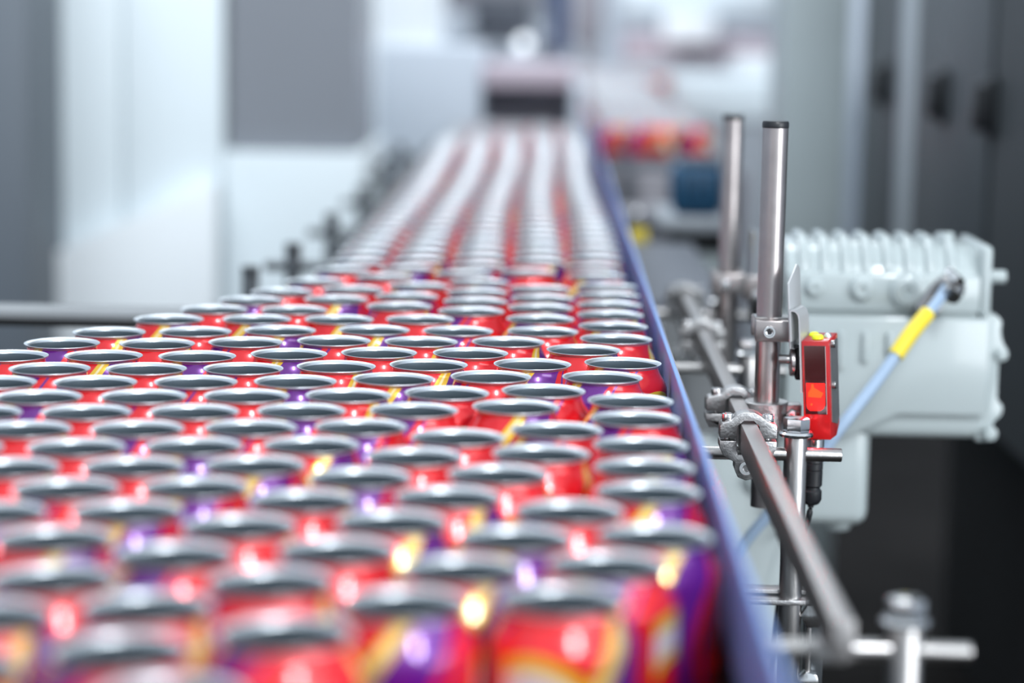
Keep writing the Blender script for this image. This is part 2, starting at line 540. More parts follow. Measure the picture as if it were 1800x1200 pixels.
front = [r for r in rows if not any(in_view(*p) for p in r)]
rows = [r for r in rows if r not in front]
n_front = 0
for i, r in enumerate(rows):
    for j, (x, y) in enumerate(r):
        put_can(x, y, random.uniform(0, 6.283), 'open red can, %s row from the front, %s place counted from the plate side' % (nth(i), nth(j)), 'open cans in the wide part of the conveyor')
for i, (x, y) in enumerate(plate_file):
    put_can(x, y, random.uniform(0, 6.283), 'open red can touching the blue plate, %s one from the front' % nth(i), 'open cans along the blue plate')
back = {}
for x, y in funnel:
    k = max(0, round((0.056 - x) / 0.0585) - 1)
    back[k] = back.get(k, 0) + 1
    put_can(x, y, random.uniform(0, 6.283), 'open red can at the funnel mouth, %s file from the plate, %s back' % (nth(k + 1), nth(back[k] - 1)), 'open cans at the funnel mouth')
for x, y in sorted((p for r in front for p in r), key=lambda p: -p[0]):
    put_can(x, y, random.uniform(0, 6.283), 'open red can ahead of the first row, %s from the blue plate' % nth(n_front), 'open cans in the wide part of the conveyor')
    n_front += 1

FILES = ['file nearest the blue plate', 'second file from the blue plate', 'middle file', 'fourth file from the blue plate', 'file farthest from the blue plate']
lane, far = [], []
allp = list(field)
y = 2.2
while y < 5.22:
    for k in range(5):
        x = 0.0475 - 0.0585 * k + 0.004 * math.sin(3.1 * y + k)
        if clear(x, y, allp, 0.0669):
            allp.append((x, y))
            lane.append((x, y, k))
    y += 0.003
lane.sort(key=lambda p: p[1])
LIM = 300 - len(field)
cnt = [0] * 5
for x, y, k in lane[:LIM]:
    cnt[k] += 1
    put_can(x, y, random.uniform(0, 6.283), 'blurred can, %s back in the %s of the narrow lane' % (nth(cnt[k] - 1), FILES[k]), FILES[k] + ' of the narrow lane')
far = [(x, y) for x, y, k in lane[LIM:]]


def can_mass(name, pts, label, seg=20):
    out = [OUT[i] for i in (3, 5, 7, 9, 11, 14)]
    rim = [RIM[i] for i in (0, 3, 5, 10)]
    inn = [INN[i] for i in (0, 4, 7, 8, 10)]
    verts, faces, mats, uvs = [], [], [], []
    for x, y in pts:
        ph = random.random()
        for mi, prof in enumerate((out, rim, inn)):
            base = len(verts)
            for r, z in prof:
                for k in range(seg):
                    a = 2 * math.pi * (k / seg + ph)
                    verts.append((x + max(r, 0.0005) * math.cos(a), y + max(r, 0.0005) * math.sin(a), BELT_Z + z))
            for i in range(len(prof) - 1):
                for k in range(seg):
                    n = (k + 1) % seg
                    faces.append((base + i * seg + k, base + i * seg + n, base + (i + 1) * seg + n, base + (i + 1) * seg + k))
                    mats.append(mi)
                    z0, z1 = prof[i][1] / CAN_H, prof[i + 1][1] / CAN_H
                    uvs += [(k / seg, z0), ((k + 1) / seg, z0), ((k + 1) / seg, z1), (k / seg, z1)]
    me = bpy.data.meshes.new(name)
    me.from_pydata(verts, [], faces)
    for mm in (M['print'], M['alu'], M['lining']):
        me.materials.append(mm)
    me.polygons.foreach_set('material_index', mats)
    me.polygons.foreach_set('use_smooth', [True] * len(faces))
    lay = me.uv_layers.new(name='UVMap')
    lay.data.foreach_set('uv', [c for q in uvs for c in q])
    ob = bpy.data.objects.new(name, me)
    COL.objects.link(ob)
    return tag(ob, label, 'cans', kind='stuff')


can_mass('distant_cans', far, 'pale blurred can tops at the far end of the narrow lane')

# ------------------------------------------------------------------ rail on the right of the conveyor
RX0, RX1, RZ1, RZ0 = 0.1450, 0.1575, TOP - 0.0425, TOP - 0.0640
rail = MB().box(RX0, RX1, 1.10, 2.52, RZ0, RZ1, bev=0.0018, seg=2).build('guide_rail', M['bar'], origin=(0.151, 1.10, RZ0))
tag(rail, 'long square steel rail running beside the conveyor', 'rail')


def hexhead(mb, c, r, h, axis=(0, 0, 1), rot=0.2):
    c = Vector(c)
    mb.cyl(c, c + Vector(axis) * h, r, 6, bev=min(h * 0.18, r * 0.1), rot=rot)


def guide_post(y, label, foot=TOP - 0.30, px=0.190, lean=True, detail=True):
    """Upright with flanged hex bolt, cross rod through its head, bracket to the side plate."""
    base = empty('rail_post', (px, y, foot), label, 'post', 'posts that carry the square rail')
    r = 0.0088
    MB().cyl((px, y, foot), (px, y, TOP - 0.0575), r, 36, bev=0.0006).build('post', M['steel'], base)
    b = MB()
    b.lathe([(0, 0), (.0126, 0), (.0130, .0006), (.0130, .0022), (.0116, .0036), (0, .0036)], 32, Matrix.Translation((px, y, TOP - 0.0575)))
    hexhead(b, (px, y, TOP - 0.0541), 0.0101, 0.0105)
    b.build('bolt', M['bright'], base)
    MB().cyl((0.0965, y, TOP - 0.0715), (px + 0.0345, y, TOP - 0.0715), 0.0051, 24, bev=0.0006).build('cross_rod', M['steel'], base)
    if not detail:
        return base
    zb = TOP - 0.185
    br = MB().prism([(0.0958, y - 0.012), (px - 0.002, y - 0.0125), (px + 0.010, y - 0.0115), (px + 0.0165, y - 0.006), (px + 0.0185, y + 0.002),
                     (px + 0.0165, y + 0.010), (px + 0.010, y + 0.0135), (0.0958, y + 0.0135)], zb, zb + 0.004, 'Z', bev=0.0006).build('bracket', M['cast'], base)
    MB().prism([(0.0958, y + 0.002), (px + 0.012, y + 0.002), (px + 0.018, y + 0.010), (px + 0.012, y + 0.017), (0.0958, y + 0.017)], zb + 0.0055, zb + 0.0085, 'Z', bev=0.0005).build('bracket', M['cast'], base)
    MB().box(px + 0.0125, px + 0.0275, y + 0.008, y + 0.026, zb - 0.075, zb + 0.002, bev=0.001).build('bracket_back', M['dark_metal'], base)
    bb = MB()
    hexhead(bb, (px + 0.0175, y + 0.008, zb - 0.010), 0.0098, 0.013, (0, -1, 0), 0.5)
    bb.build('bolt', M['bright'], base)
    MB().cyl((px + 0.0155, y + 0.002, zb - 0.02), (px + 0.0155, y + 0.002, zb - 0.066), 0.0022, 14).build('screw', M['steel'], base)
    b2 = MB()
    hexhead(b2, (px + 0.016, y + 0.008, zb - 0.062), 0.0085, 0.012, (0, -1, 0), 0.3)
    b2.build('bolt', M['bright'], base)
    return base


def rail_clamp(y, label, w=0.021, cx=0.151, lug=True):
    """Two-jaw clamp round the rail, two socket screws on top, lug below that grips the cross rod."""
    base = empty('rail_clamp', (cx, y, TOP - 0.08), label, 'clamp', 'clamps on the square rail')
    T = TOP
    h = 0.0085
    up = [(cx - w, T - 0.0535), (cx - w, T - 0.0445), (cx - w + 0.002, T - 0.0425), (cx - 0.0125, T - 0.0405), (cx - 0.0085, T - 0.0365), (cx - 0.0045, T - 0.0345), (cx, T - 0.034),
          (cx + 0.0045, T - 0.0345), (cx + 0.0085, T - 0.0365), (cx + 0.0135, T - 0.0405), (cx + w - 0.002, T - 0.0425), (cx + w, T - 0.0445), (cx + w, T - 0.0535),
          (cx + 0.0085, T - 0.0535), (cx + 0.0078, T - 0.0445), (cx + 0.0035, T - 0.0405), (cx - 0.0035, T - 0.0405), (cx - 0.0078, T - 0.0445), (cx - 0.0085, T - 0.0535)]
    MB().prism(up, y - h, y + h, 'Y', bev=0.0007).build('upper_jaw', M['cast'], base)
    lo = [(cx - w, T - 0.0555), (cx - 0.0085, T - 0.0555), (cx - 0.0075, T - 0.0655), (cx + 0.0075, T - 0.0655), (cx + 0.0085, T - 0.0555), (cx + w, T - 0.0555), (cx + w, T - 0.0605), (cx + w - 0.003, T - 0.0665)]
    if lug:
        lo += [(cx + 0.0085, T - 0.070), (cx + 0.0085, T - 0.078), (cx + 0.005, T - 0.0835), (cx - 0.001, T - 0.0850), (cx - 0.007, T - 0.0825), (cx - 0.0095, T - 0.0765), (cx - 0.0095, T - 0.0715)]
    lo += [(cx - w + 0.003, T - 0.0665), (cx - w, T - 0.0605)]
    MB().prism(lo, y - h, y + h, 'Y', bev=0.0007).build('lower_jaw', M['cast'], base)
    for s in (-1, 1):
        b = MB().cyl((cx + s * 0.0148, y, T - 0.043), (cx + s * 0.0148, y, T - 0.0365), 0.0043, 24, bev=0.0006)
        b.cyl((cx + s * 0.0148, y, T - 0.0560), (cx + s * 0.0148, y, T - 0.043), 0.0022, 12)
        b.lathe([(0.0012, 0), (0.0026, 0), (0.0026, .0006), (.0012, .0006)], 6, Matrix.Translation((cx + s * 0.0148, y, T - 0.0366)))
        b.build('socket_screw', M['bright'], base)
    if lug:
        MB().lathe([(.0028, 0), (.0050, 0), (.0052, .0008), (.0050, .0016), (.0028, .0016), (.0028, 0)], 24,
                   Matrix.Translation((cx - 0.001, y - h, T - 0.0755)) @ Matrix.Rotation(math.pi / 2, 4, 'X')).build('grub_screw', M['bright'], base)
    return base


guide_post(1.150, 'closest rail post, strongly blurred, with hex bolt and cross rod')
guide_post(1.680, 'sharp steel rail post with hex bolt, in front of the red sensor')
guide_post(2.085, 'blurred rail post under the rearmost tall steel tube', TOP - 0.11, detail=False)
guide_post(2.47, 'far blurred rail post at the rear end of the rail', TOP - 0.11, detail=False)
rail_clamp(1.652, 'sharp two-jaw steel clamp gripping the square rail', lug=True)
sad = MB().prism([(0.143, TOP - 0.066), (0.1595, TOP - 0.066), (0.1595, TOP - 0.0775), (0.143, TOP - 0.0775)], 1.142, 1.158, 'Y', bev=0.001).build('rail_saddle', M['cast'])
tag(sad, 'small steel saddle under the blurred front end of the rail', 'bracket')
rail_clamp(1.765, 'steel clamp on the rail holding the front tall tube', w=0.0235, lug=False)
rail_clamp(2.16, 'blurred clamp on the rail near the rearmost tall tube')
rail_clamp(2.44, 'far blurred clamp at the rear end of the rail')


def tall_tube(x, y, z0, z1, label):
    base = empty('sensor_tube', (x, y, z0), label, 'tube', 'tall upright tubes')
    MB().cyl((x, y, z0), (x, y, z1), 0.0098, 40).build('tube', M['brown_steel'], base)
    MB().lathe([(0, 0), (.0100, 0), (.0102, .0006), (.0102, .0040), (.0095, .0052), (0, .0054)], 36, Matrix.Translation((x, y, z1))).build('end_cap', M['black'], base)
    return base


tall_tube(0.1730, 1.742, TOP - 0.125, TOP + 0.1690, 'tall sharp steel tube with black cap beside the red sensor')
tall_tube(0.1795, 2.225, TOP - 0.14, TOP + 0.1530, 'blurred tall steel tube with black cap, behind the sharp tube')

# lug that ties the front tube to the rail clamp
tl = empty('tube_holder', (0.173, 1.742, TOP - 0.07), 'steel collar holding the foot of the sharp tall tube', 'collar')
MB().lathe([(.0100, 0), (.0165, 0), (.0172, .0008), (.0172, .0215), (.0165, .0222), (.0100, .0222)], 32, Matrix.Translation((0.173, 1.742, TOP - 0.0640))).build('collar', M['cast'], tl)
MB().box(0.178, 0.200, 1.735, 1.750, TOP - 0.062, TOP - 0.043, bev=0.002).build('ear', M['cast'], tl)
bb = MB()
hexhead(bb, (0.193, 1.735, TOP - 0.052), 0.006, 0.007, (0, -1, 0))
bb.build('bolt', M['bright'], tl)

# ------------------------------------------------------------------ sensor and its bracket
SY = 1.655
cl = empty('tube_clamp', (0.176, 1.742, TOP + 0.004), 'rectangular steel clamp block on the sharp tall tube', 'clamp')
cx0, cx1, cz0, cz1 = 0.1610, 0.1922, TOP + 0.0070, TOP + 0.0235
MB().box(cx0, cx1, 1.722, 1.732, cz0, cz1, bev=0.0014).build('front_plate', M['brown_steel'], cl)
MB().box(cx0, cx1, 1.7525, 1.762, cz0, cz1, bev=0.0014).build('rear_plate', M['brown_steel'], cl)
MB().box(cx0 + 0.0005, cx1, 1.7325, 1.752, cz1 - 0.0005, cz1 + 0.0012, bev=0.0004, seg=1).build('top_strap', M['steel'], cl)
sc = MB().lathe([(.0020, -.0030), (.0020, .0002), (.0028, .0004), (.0032, .0010), (.0044, .0010), (.0048, .0004), (.0048, -.0030)], 28,
                Matrix.Translation((cx0 + 0.0105, 1.7205, cz0 + 0.0078)) @ Matrix.Rotation(math.pi / 2, 4, 'X')).build('socket_screw', M['bright'], cl)
MB().cyl((cx0 + 0.0105, 1.7205, cz0 + 0.0078), (cx0 + 0.0105, 1.7235, cz0 + 0.0078), 0.0021, 6).build('socket', M['black'], sc)

br = empty('sensor_bracket', (0.196, 1.70, TOP - 0.03), 'bent steel sheet bracket between the clamp block and red sensor', 'bracket')
SM = Matrix.Translation((0.2115, 1.716, TOP - 0.0250)) @ Matrix.Rotation(math.radians(-3.6), 4, 'Y') @ Matrix.Rotation(math.radians(-21.0), 4, 'Z')
hw, hd = 0.0104, 0.0145
L0 = -hw - 0.0003
prof_o = [(L0, -0.003), (L0, 0.0535), (L0 - 0.0010, 0.0572), (L0 - 0.0035, 0.0598), (L0 - 0.0068, 0.0603), (L0 - 0.0082, 0.0590), (L0 - 0.0082, 0.036)]
prof_i = [(L0 - 0.0070, 0.036), (L0 - 0.0070, 0.0585), (L0 - 0.0062, 0.0591), (L0 - 0.0038, 0.0586), (L0 - 0.0020, 0.0566), (L0 - 0.0012, 0.0532), (L0 - 0.0012, -0.003)]
MB().prism(prof_o + prof_i, -hd - 0.001, hd - 0.004, 'Y', m=SM).build('hooked_plate', M['sheet'], br)
MB().prism([(-hd + 0.002, 0.030), (hd + 0.006, 0.030), (hd + 0.006, 0.088), (hd - 0.002, 0.092), (-hd + 0.002, 0.080)], L0 - 0.0100, L0 - 0.0084, 'X', bev=0.0003, m=SM).build('sheet', M['sheet'], br)
MB().lathe([(0, 0), (.0125, 0), (.0135, .0008), (.0135, .0042), (.0120, .0055), (0, .0055)], 28, Matrix.Translation((0.1925, 1.724, TOP - 0.0085)) @ Matrix.Rotation(math.pi / 2, 4, 'Y')).build('clamp_disc', M['rubber'], br)
MB().lathe([(0, 0), (.0100, 0), (.0108, .0006), (.0108, .0030), (.0095, .0040), (0, .0040)], 28, Matrix.Translation((0.1883, 1.724, TOP - 0.0085)) @ Matrix.Rotation(math.pi / 2, 4, 'Y')).build('washer', M['brown_steel'], br)
MB().cyl((0.1800, 1.726, TOP - 0.0065), (0.1890, 1.724, TOP - 0.0065), 0.0037, 20, bev=0.0006).build('bolt', M['steel'], br)
MB().cyl((0.1900, 1.720, TOP + 0.004), (0.1990, 1.718, TOP + 0.004), 0.0012, 10).build('pin', M['black'], br)

se = empty('light_sensor', (0.2105, 1.716, TOP - 0.062), 'bright red photoelectric sensor with a glowing window', 'sensor')
body = MB()
body.prism([(-hd, -0.0390), (-hd, 0.0365), (hd, 0.0390), (hd, -0.0310), (hd - 0.010, -0.0390)], -hw, hw, 'X', bev=0.0008, m=SM)
body.build('housing', M['red'], se)
win = MB().box(-hw + 0.0019, hw - 0.0022, -hd - 0.0004, -hd + 0.001, -0.0195, 0.0330, bev=0.0003, seg=1, m=SM).build('window', M['window'], se)
win['label'] = 'dark red sensor window'
led = MB().prism([(-hw + 0.0030, -0.0125), (-hw + 0.0036, -0.0150), (-hw + 0.0056, -0.0166), (hw - 0.0072, -0.0166), (hw - 0.0048, -0.0150), (hw - 0.0036, -0.0120), (hw - 0.0033, 0.0045), (-hw + 0.0030, 0.0045)],
                 -hd - 0.0009, -hd - 0.0003, 'Y', m=SM).build('light_spot', M['led'], win)
led['label'] = 'glowing red light spot'
ck = MB()
ck.prism([(-hw + 0.0044, -0.0060), (hw - 0.0065, -0.0066), (hw - 0.0046, -0.0030), (-hw + 0.0092, 0.0010), (-hw + 0.0085, 0.0040), (-hw + 0.0072, 0.0040), (-hw + 0.0068, 0.0005), (-hw + 0.0046, -0.0025)], -hd - 0.0013, -hd - 0.0008, 'Y', m=SM)
ck.cyl(SM @ Vector((-hw + 0.0068, -hd - 0.0008, -0.0118)), SM @ Vector((-hw + 0.0068, -hd - 0.0013, -0.0118)), 0.0009, 12)
ck.build('light_core', M['ledhot'], se)
cover = MB().prism([(-hd + 0.0042, -0.0260), (-hd + 0.0042, 0.0342), (hd - 0.003, 0.0355), (hd - 0.003, -0.0255), (hd - 0.009, -0.030)], hw, hw + 0.0007, 'X', m=SM).build('cover_plate', M['cast'], se)
for zz in (0.0335, 0.0020):
    c0 = SM @ Vector((hw, -hd + 0.0075, zz))
    c1 = SM @ Vector((hw + 0.0036, -hd + 0.0075, zz))
    MB().cyl(c0, c1, 0.0030, 18, bev=0.0007).build('screw', M['steel'], se)
for yy, rr, mm in ((-0.006, 0.0044, 'lamp_yellow'), (0.006, 0.0040, 'lamp_yellow'), (0.0005, 0.0030, 'alu')):
    xx = {-0.006: 0.0002, 0.006: -0.0058, 0.0005: 0.0062}[yy]
    MB().lathe([(rr, 0), (rr, 0.0016), (rr * 0.75, 0.0030), (rr * 0.3, 0.0036), (0, 0.0037)], 20, SM @ Matrix.Translation((xx, yy, 0.0372))).build('status_lamp', M[mm], se)
# the sensor's own red light falls on the rail in front of it
bl = bpy.data.lights.new('sensor_beam', 'AREA')
bl.shape, bl.size, bl.size_y, bl.energy, bl.color = 'RECTANGLE', 0.010, 0.018, 0.16, (1.0, 0.03, 0.04)
blo = bpy.data.objects.new('sensor_beam', bl)
COL.objects.link(blo)
blo.matrix_world = SM @ Matrix.Translation((0, -hd - 0.0016, -0.006)) @ Matrix.Rotation(-math.pi / 2, 4, 'X')
# plug and cable under the sensor
pl = empty('cable_plug', (0.2075, 1.716, TOP - 0.117), 'black moulded plug hanging under the red sensor', 'plug')
PX, PY = 0.2075, 1.716
MB().lathe([(0, -.0600), (.0062, -.0600), (.0072, -.0610), (.0072, -.0655), (.0055, -.0660), (0, -.0660)], 24, Matrix.Translation((PX, PY, TOP)) ).build('neck', M['black'], pl)
MB().lathe([(0, -.0650), (.0072, -.0650), (.0082, -.0657), (.0082, -.0720), (.0076, -.0727), (0, -.0727)], 30, Matrix.Translation((PX, PY, TOP))).build('ring_nut', M['bright'], pl)
MB().lathe([(0, -.0727), (0.0075, -.0727), (0.0080, -.076), (0.0080, -.0840), (0.0075, -.0845), (0.0080, -.0850), (0.0079, -.0895), (0.0074, -.0900), (0.0079, -.0905), (0.0078, -.1020), (0.0064, -.1035), (0.0064, -.1050),
            (0.0078, -.1065), (0.0078, -.1130), (0.0059, -.1165), (0.0039, -.1175), (0, -.1175)], 24, Matrix.Translation((PX, PY, TOP))).build('grip', M['black'], pl)
MB().tube(bez([(PX, PY, TOP - 0.1165), (PX - 0.003, PY + 0.004, TOP - 0.135), (PX - 0.014, PY + 0.05, TOP - 0.19), (PX - 0.02, PY + 0.10, TOP - 0.31)]), 0.0024).build('cable', M['black'], pl)

dh = empty('drive_housing', (0.15, 2.75, TOP - 0.3), 'dark grey drive housing between the blue plate and the square rail', 'housing')
MB().box(0.104, 0.215, 2.62, 3.3, TOP - 0.45, TOP - 0.075, bev=0.006).build('case', M['far_dark'], dh)
MB().box(0.112, 0.205, 2.612, 2.622, TOP - 0.30, TOP - 0.085, bev=0.003).build('cover', M['beam'], dh)
for xx, zz in ((0.128, -0.105), (0.150, -0.135), (0.120, -0.160), (0.185, -0.12)):
    bq = MB()
    hexhead(bq, (xx, 2.614, TOP + zz), 0.008, 0.008, (0, -1, 0))
    bq.build('bolt', M['bright'], dh)
tr = empty('cable_trough', (0.2, 4.1, TOP - 0.4), 'long dark machine trough beside the far part of the lane', 'trough')
MB().box(0.104, 0.33, 3.95, 4.15, TOP - 0.50, TOP - 0.10, bev=0.006).build('body', M['far_dark'], tr)
MB().box(0.112, 0.32, 3.96, 4.14, TOP - 0.0995, TOP - 0.092, bev=0.002).build('lid', M['taupe'], tr)

# second tube carries the same kind of clamp, seen blurred
c2 = empty('tube_clamp', (0.18, 2.225, TOP - 0.02), 'blurred clamp block on the rearmost tall tube', 'clamp')
MB().box(0.164, 0.1945, 2.203, 2.2145, TOP - 0.016, TOP + 0.004, bev=0.0014).build('front_plate', M['brown_steel'], c2)
MB().box(0.164, 0.1945, 2.2355, 2.246, TOP - 0.016, TOP + 0.004, bev=0.0014).build('rear_plate', M['brown_steel'], c2)
MB().cyl((0.175, 2.203, TOP - 0.006), (0.175, 2.198, TOP - 0.006), 0.0045, 20, bev=0.0008).build('socket_screw', M['bright'], c2)
MB().box(0.195, 0.220, 2.205, 2.22, TOP - 0.022, TOP + 0.002, bev=0.002).build('arm', M['brown_steel'], c2)
b2 = empty('sensor_bracket', (0.21, 2.23, TOP - 0.02), 'blurred upright steel sheet bracket behind the rearmost tube', 'bracket')
MB().box(0.2025, 0.2050, 2.215, 2.25, TOP - 0.03, TOP + 0.045, bev=0.0004, seg=1).build('sheet', M['bright'], b2)
MB().cyl((0.200, 2.2, TOP - 0.03), (0.212, 2.2, TOP - 0.03), 0.013, 24, bev=0.001).build('clamp_disc', M['rubber'], b2)
MB().cyl((0.206, 2.195, TOP - 0.016), (0.206, 2.205, TOP - 0.016), 0.0055, 18, bev=0.0008).build('bolt', M['bright'], b2)

# ------------------------------------------------------------------ gear motor on the right
gm = empty('gear_motor', (0.31, 2.2, 0.72), 'pale mint enamelled gear motor with ribbed top and round plugs', 'motor')
Y0, Y1 = 2.10, 2.215


def arch(y0, y1, zlow, ztop, rr, n=10):
    pts = [(y0, zlow)]
    for k in range(n + 1):
        a = math.pi / 2 * k / n
        pts.append((y0 + rr - rr * math.cos(a), ztop - rr + rr * math.sin(a)))
    for k in range(n + 1):
        a = math.pi / 2 * k / n
        pts.append((y1 - rr + rr * math.sin(a), ztop - rr + rr * math.cos(a)))
    pts.append((y1, zlow))
    return pts


T = TOP
MB().prism(arch(Y0 + 0.004, Y1, T - 0.022, T + 0.0450, 0.036), 0.224, 0.402, 'X', bev=0.0006).build('upper_housing', M['mint'], gm)
for k in range(8):
    xr = 0.2345 + 0.0196 * k
    MB().prism(arch(Y0 + 0.0015, Y1 - 0.002, T + 0.012, T + 0.0520, 0.040), xr, xr + 0.0110, 'X', bev=0.0042).build('cooling_rib', M['mint'], gm)
MB().box(0.224, 0.403, Y0 - 0.003, Y0 + 0.02, T - 0.0165, T + 0.0190, bev=0.004).build('side_cover', M['mint'], gm)
for xx, zz, rr in ((0.2490, 0.0055, 0.0080), (0.2925, 0.0050, 0.0105), (0.3345, 0.0030, 0.0155)):
    MB().lathe([(0, .006), (rr * .30, .006), (rr * .35, .0085), (rr * .72, .0085), (rr * .80, .006), (rr, .005), (rr * 1.08, 0), (0, 0)], 32,
               Matrix.Translation((xx, Y0 - 0.003, T + zz)) @ Matrix.Rotation(math.pi / 2, 4, 'X')).build('plug', M['mint'], gm)
MB().box(0.2225, 0.420, Y0 + 0.001, Y1 + 0.01, T - 0.1360, T - 0.0180, bev=0.012, seg=4).build('lower_housing', M['mint'], gm)
MB().prism([(0.225, T - 0.020), (0.412, T - 0.020), (0.412, T - 0.112), (0.330, T - 0.112), (0.285, T - 0.134), (0.225, T - 0.134)], Y0 - 0.010, Y0 + 0.004, 'Y', bev=0.004).build('front_cover', M['mint'], gm)
for k, xx in enumerate((0.252, 0.2745, 0.297, 0.3195)):
    MB().box(xx - 0.0035, xx + 0.0035, Y0 - 0.0150, Y0 - 0.008, T - 0.076 + 0.006 * k, T - 0.034, bev=0.003, seg=3).build('stiffening_rib', M['mint'], gm)
MB().box(0.402, 0.4135, Y0 - 0.002, Y1 + 0.004, T - 0.020, T + 0.0465, bev=0.005, seg=3).build('end_shield', M['mint'], gm)
MB().cyl((0.4135, Y0 + 0.02, T + 0.016), (0.4300, Y0 + 0.02, T + 0.016), 0.0062, 20, bev=0.0015).build('bolt', M['mint'], gm)
MB().cyl((0.380, Y0 + 0.05, T + 0.036), (0.380, Y0 + 0.05, T + 0.0540), 0.0075, 18, r2=0.005, bev=0.001).build('eye_boss', M['mint'], gm)
MB().prism([(0.405, T - 0.018), (0.4200, T - 0.018), (0.4255, T - 0.024), (0.4245, T - 0.034), (0.4270, T - 0.044), (0.4330, T - 0.053), (0.4300, T - 0.059), (0.4240, T - 0.062), (0.4240, T - 0.098),
            (0.4300, T - 0.104), (0.4290, T - 0.112), (0.4210, T - 0.120), (0.4230, T - 0.130), (0.4190, T - 0.1375), (0.405, T - 0.1375)], Y0 + 0.002, Y0 + 0.10, 'Y', bev=0.0022).build('end_flange', M['mint'], gm)
MB().cyl((0.4180, Y0 + 0.004, T - 0.1290), (0.4180, Y0 - 0.006, T - 0.1290), 0.0065, 18, bev=0.0015).build('bolt', M['mint'], gm)
MB().cyl((0.4255, Y0 + 0.004, T - 0.0550), (0.4255, Y0 - 0.004, T - 0.0550), 0.0055, 18, bev=0.0015).build('bolt', M['mint'], gm)
MB().box(0.2180, 0.3085, Y0 + 0.004, Y1, T - 0.222, T - 0.120, bev=0.013, seg=4).build('gearbox_leg', M['mint'], gm)
MB().cyl((0.285, Y0 + 0.05, T - 0.2345), (0.285, Y0 + 0.05, T - 0.218), 0.013, 24, bev=0.003).build('drain_plug', M['mint'], gm)
MB().box(0.106, 0.240, Y0 + 0.03, Y1 - 0.02, T - 0.42, T - 0.150, bev=0.008, seg=3).build('mounting_block', M['mint'], gm)
MB().cyl((0.205, Y0 + 0.031, T - 0.185), (0.205, Y0 + 0.018, T - 0.185), 0.010, 24, bev=0.003).build('plug', M['mint'], gm)

gq = at(1630, 535, Y0)
MB().cyl((gq.x, Y0 + 0.002, gq.z), (gq.x, 2.0806, gq.z), 0.0105, 24, bev=0.002).build('cable_gland', M['steel'], gm)

# blue grey hose with yellow sleeve, from an elbow on the motor down past the post
ho = empty('motor_hose', (0.39, 2.06, T - 0.02), 'blue grey hose with yellow sleeve running down from the motor', 'hose')
path = bez([at(1668, 500, 2.055), at(1640, 540, 2.03), at(1602, 585, 2.01), at(1545, 665, 1.99), at(1480, 748, 1.97), at(1420, 830, 1.97), at(1350, 905, 1.98), at(1300, 965, 1.99), at(1268, 1010, 2.0)], 8)
MB().tube(path, 0.0052).build('hose', M['hose'], ho)
MB().tube(bez([at(1631, 550, 2.024), at(1602, 585, 2.01), at(1574, 625, 2.0)], 6), 0.0072, 18).build('yellow_sleeve', M['yellow'], ho)
el = MB()
el.tube(bez([(at(1622, 545, 2.072)), at(1648, 510, 2.066), at(1668, 497, 2.056), at(1680, 505, 2.045), at(1672, 520, 2.035)], 6), 0.0085, 18)
el.build('elbow', M['steel'], ho)
MB().lathe([(0, 0), (.009, 0), (.0105, .001), (.0105, .007), (.009, .008), (0, .008)], 24, Matrix.Translation(at(1672, 492, 2.042)) @ Matrix.Rotation(0.7, 4, 'Y')).build('collar', M['bright'], ho)
tq = at(1417, 1030, 1.93)
tg = MB().box(tq.x - 0.008, tq.x + 0.0065, 1.93, 1.932, tq.z - 0.009, tq.z + 0.009, bev=0.0005, seg=1).build('warning_tag', M['yellow'], origin=(tq.x, 1.931, tq.z - 0.009))
tag(tg, 'yellow tag with black mark behind the sharp post', 'tag')
MB().box(tq.x - 0.0015, tq.x + 0.001, 1.9292, 1.9302, tq.z - 0.003, tq.z + 0.005).build('black_mark', M['black'], tg)
MB().box(tq.x - 0.001, tq.x + 0.001, 1.932, 2.1295, tq.z - 0.002, tq.z + 0.002).build('tag_stem', M['steel'], tg, smooth=0)

# ------------------------------------------------------------------ left of the conveyor
for i, (px_, py_, yy) in enumerate(((440, 505, 2.52), (515, 462, 2.72), (583, 404, 3.22), (637, 352, 3.75), (676, 308, 4.25), (705, 275, 4.75))):
    c = at(px_, py_, yy)
    lab = ['stubby dark post just behind the cans, lowest of the left row', 'dark cross-shaped post, second of the left row', 'dark cross-shaped post, third of the left row',
           'blurred dark post, fourth of the left row', 'blurred dark post, fifth of the left row', 'blurred dark post, farthest of the left row'][i]
    b = empty('guide_post', (c.x, c.y, T - 0.3), lab, 'post', 'dark posts left of the narrow lane')
    MB().cyl((c.x, c.y, T - 0.30), (c.x, c.y, c.z + 0.014), 0.0098, 20, bev=0.001).build('post', M['dark_metal'], b)
    bo = MB()
    hexhead(bo, (c.x, c.y, c.z + 0.014), 0.011, 0.010)
    bo.build('bolt', M['dark_metal'], b)
    if i:
        MB().cyl((c.x - 0.034, c.y, c.z - 0.004), (-0.2392, c.y, c.z - 0.004), 0.0062, 16, bev=0.001).build('cross_rod', M['dark_metal'], b)
    MB().box(min(c.x - 0.01, -0.25), -0.2392, c.y - 0.015, c.y + 0.015, T - 0.2, T - 0.18).build('bracket', M['dark_metal'], b)
lr = MB().box(-0.268, -0.256, 2.85, 5.2, T - 0.064, T - 0.044, bev=0.0015).build('guide_rail', M['dark_metal'])
tag(lr, 'dark rail along the left side of the narrow lane', 'rail')

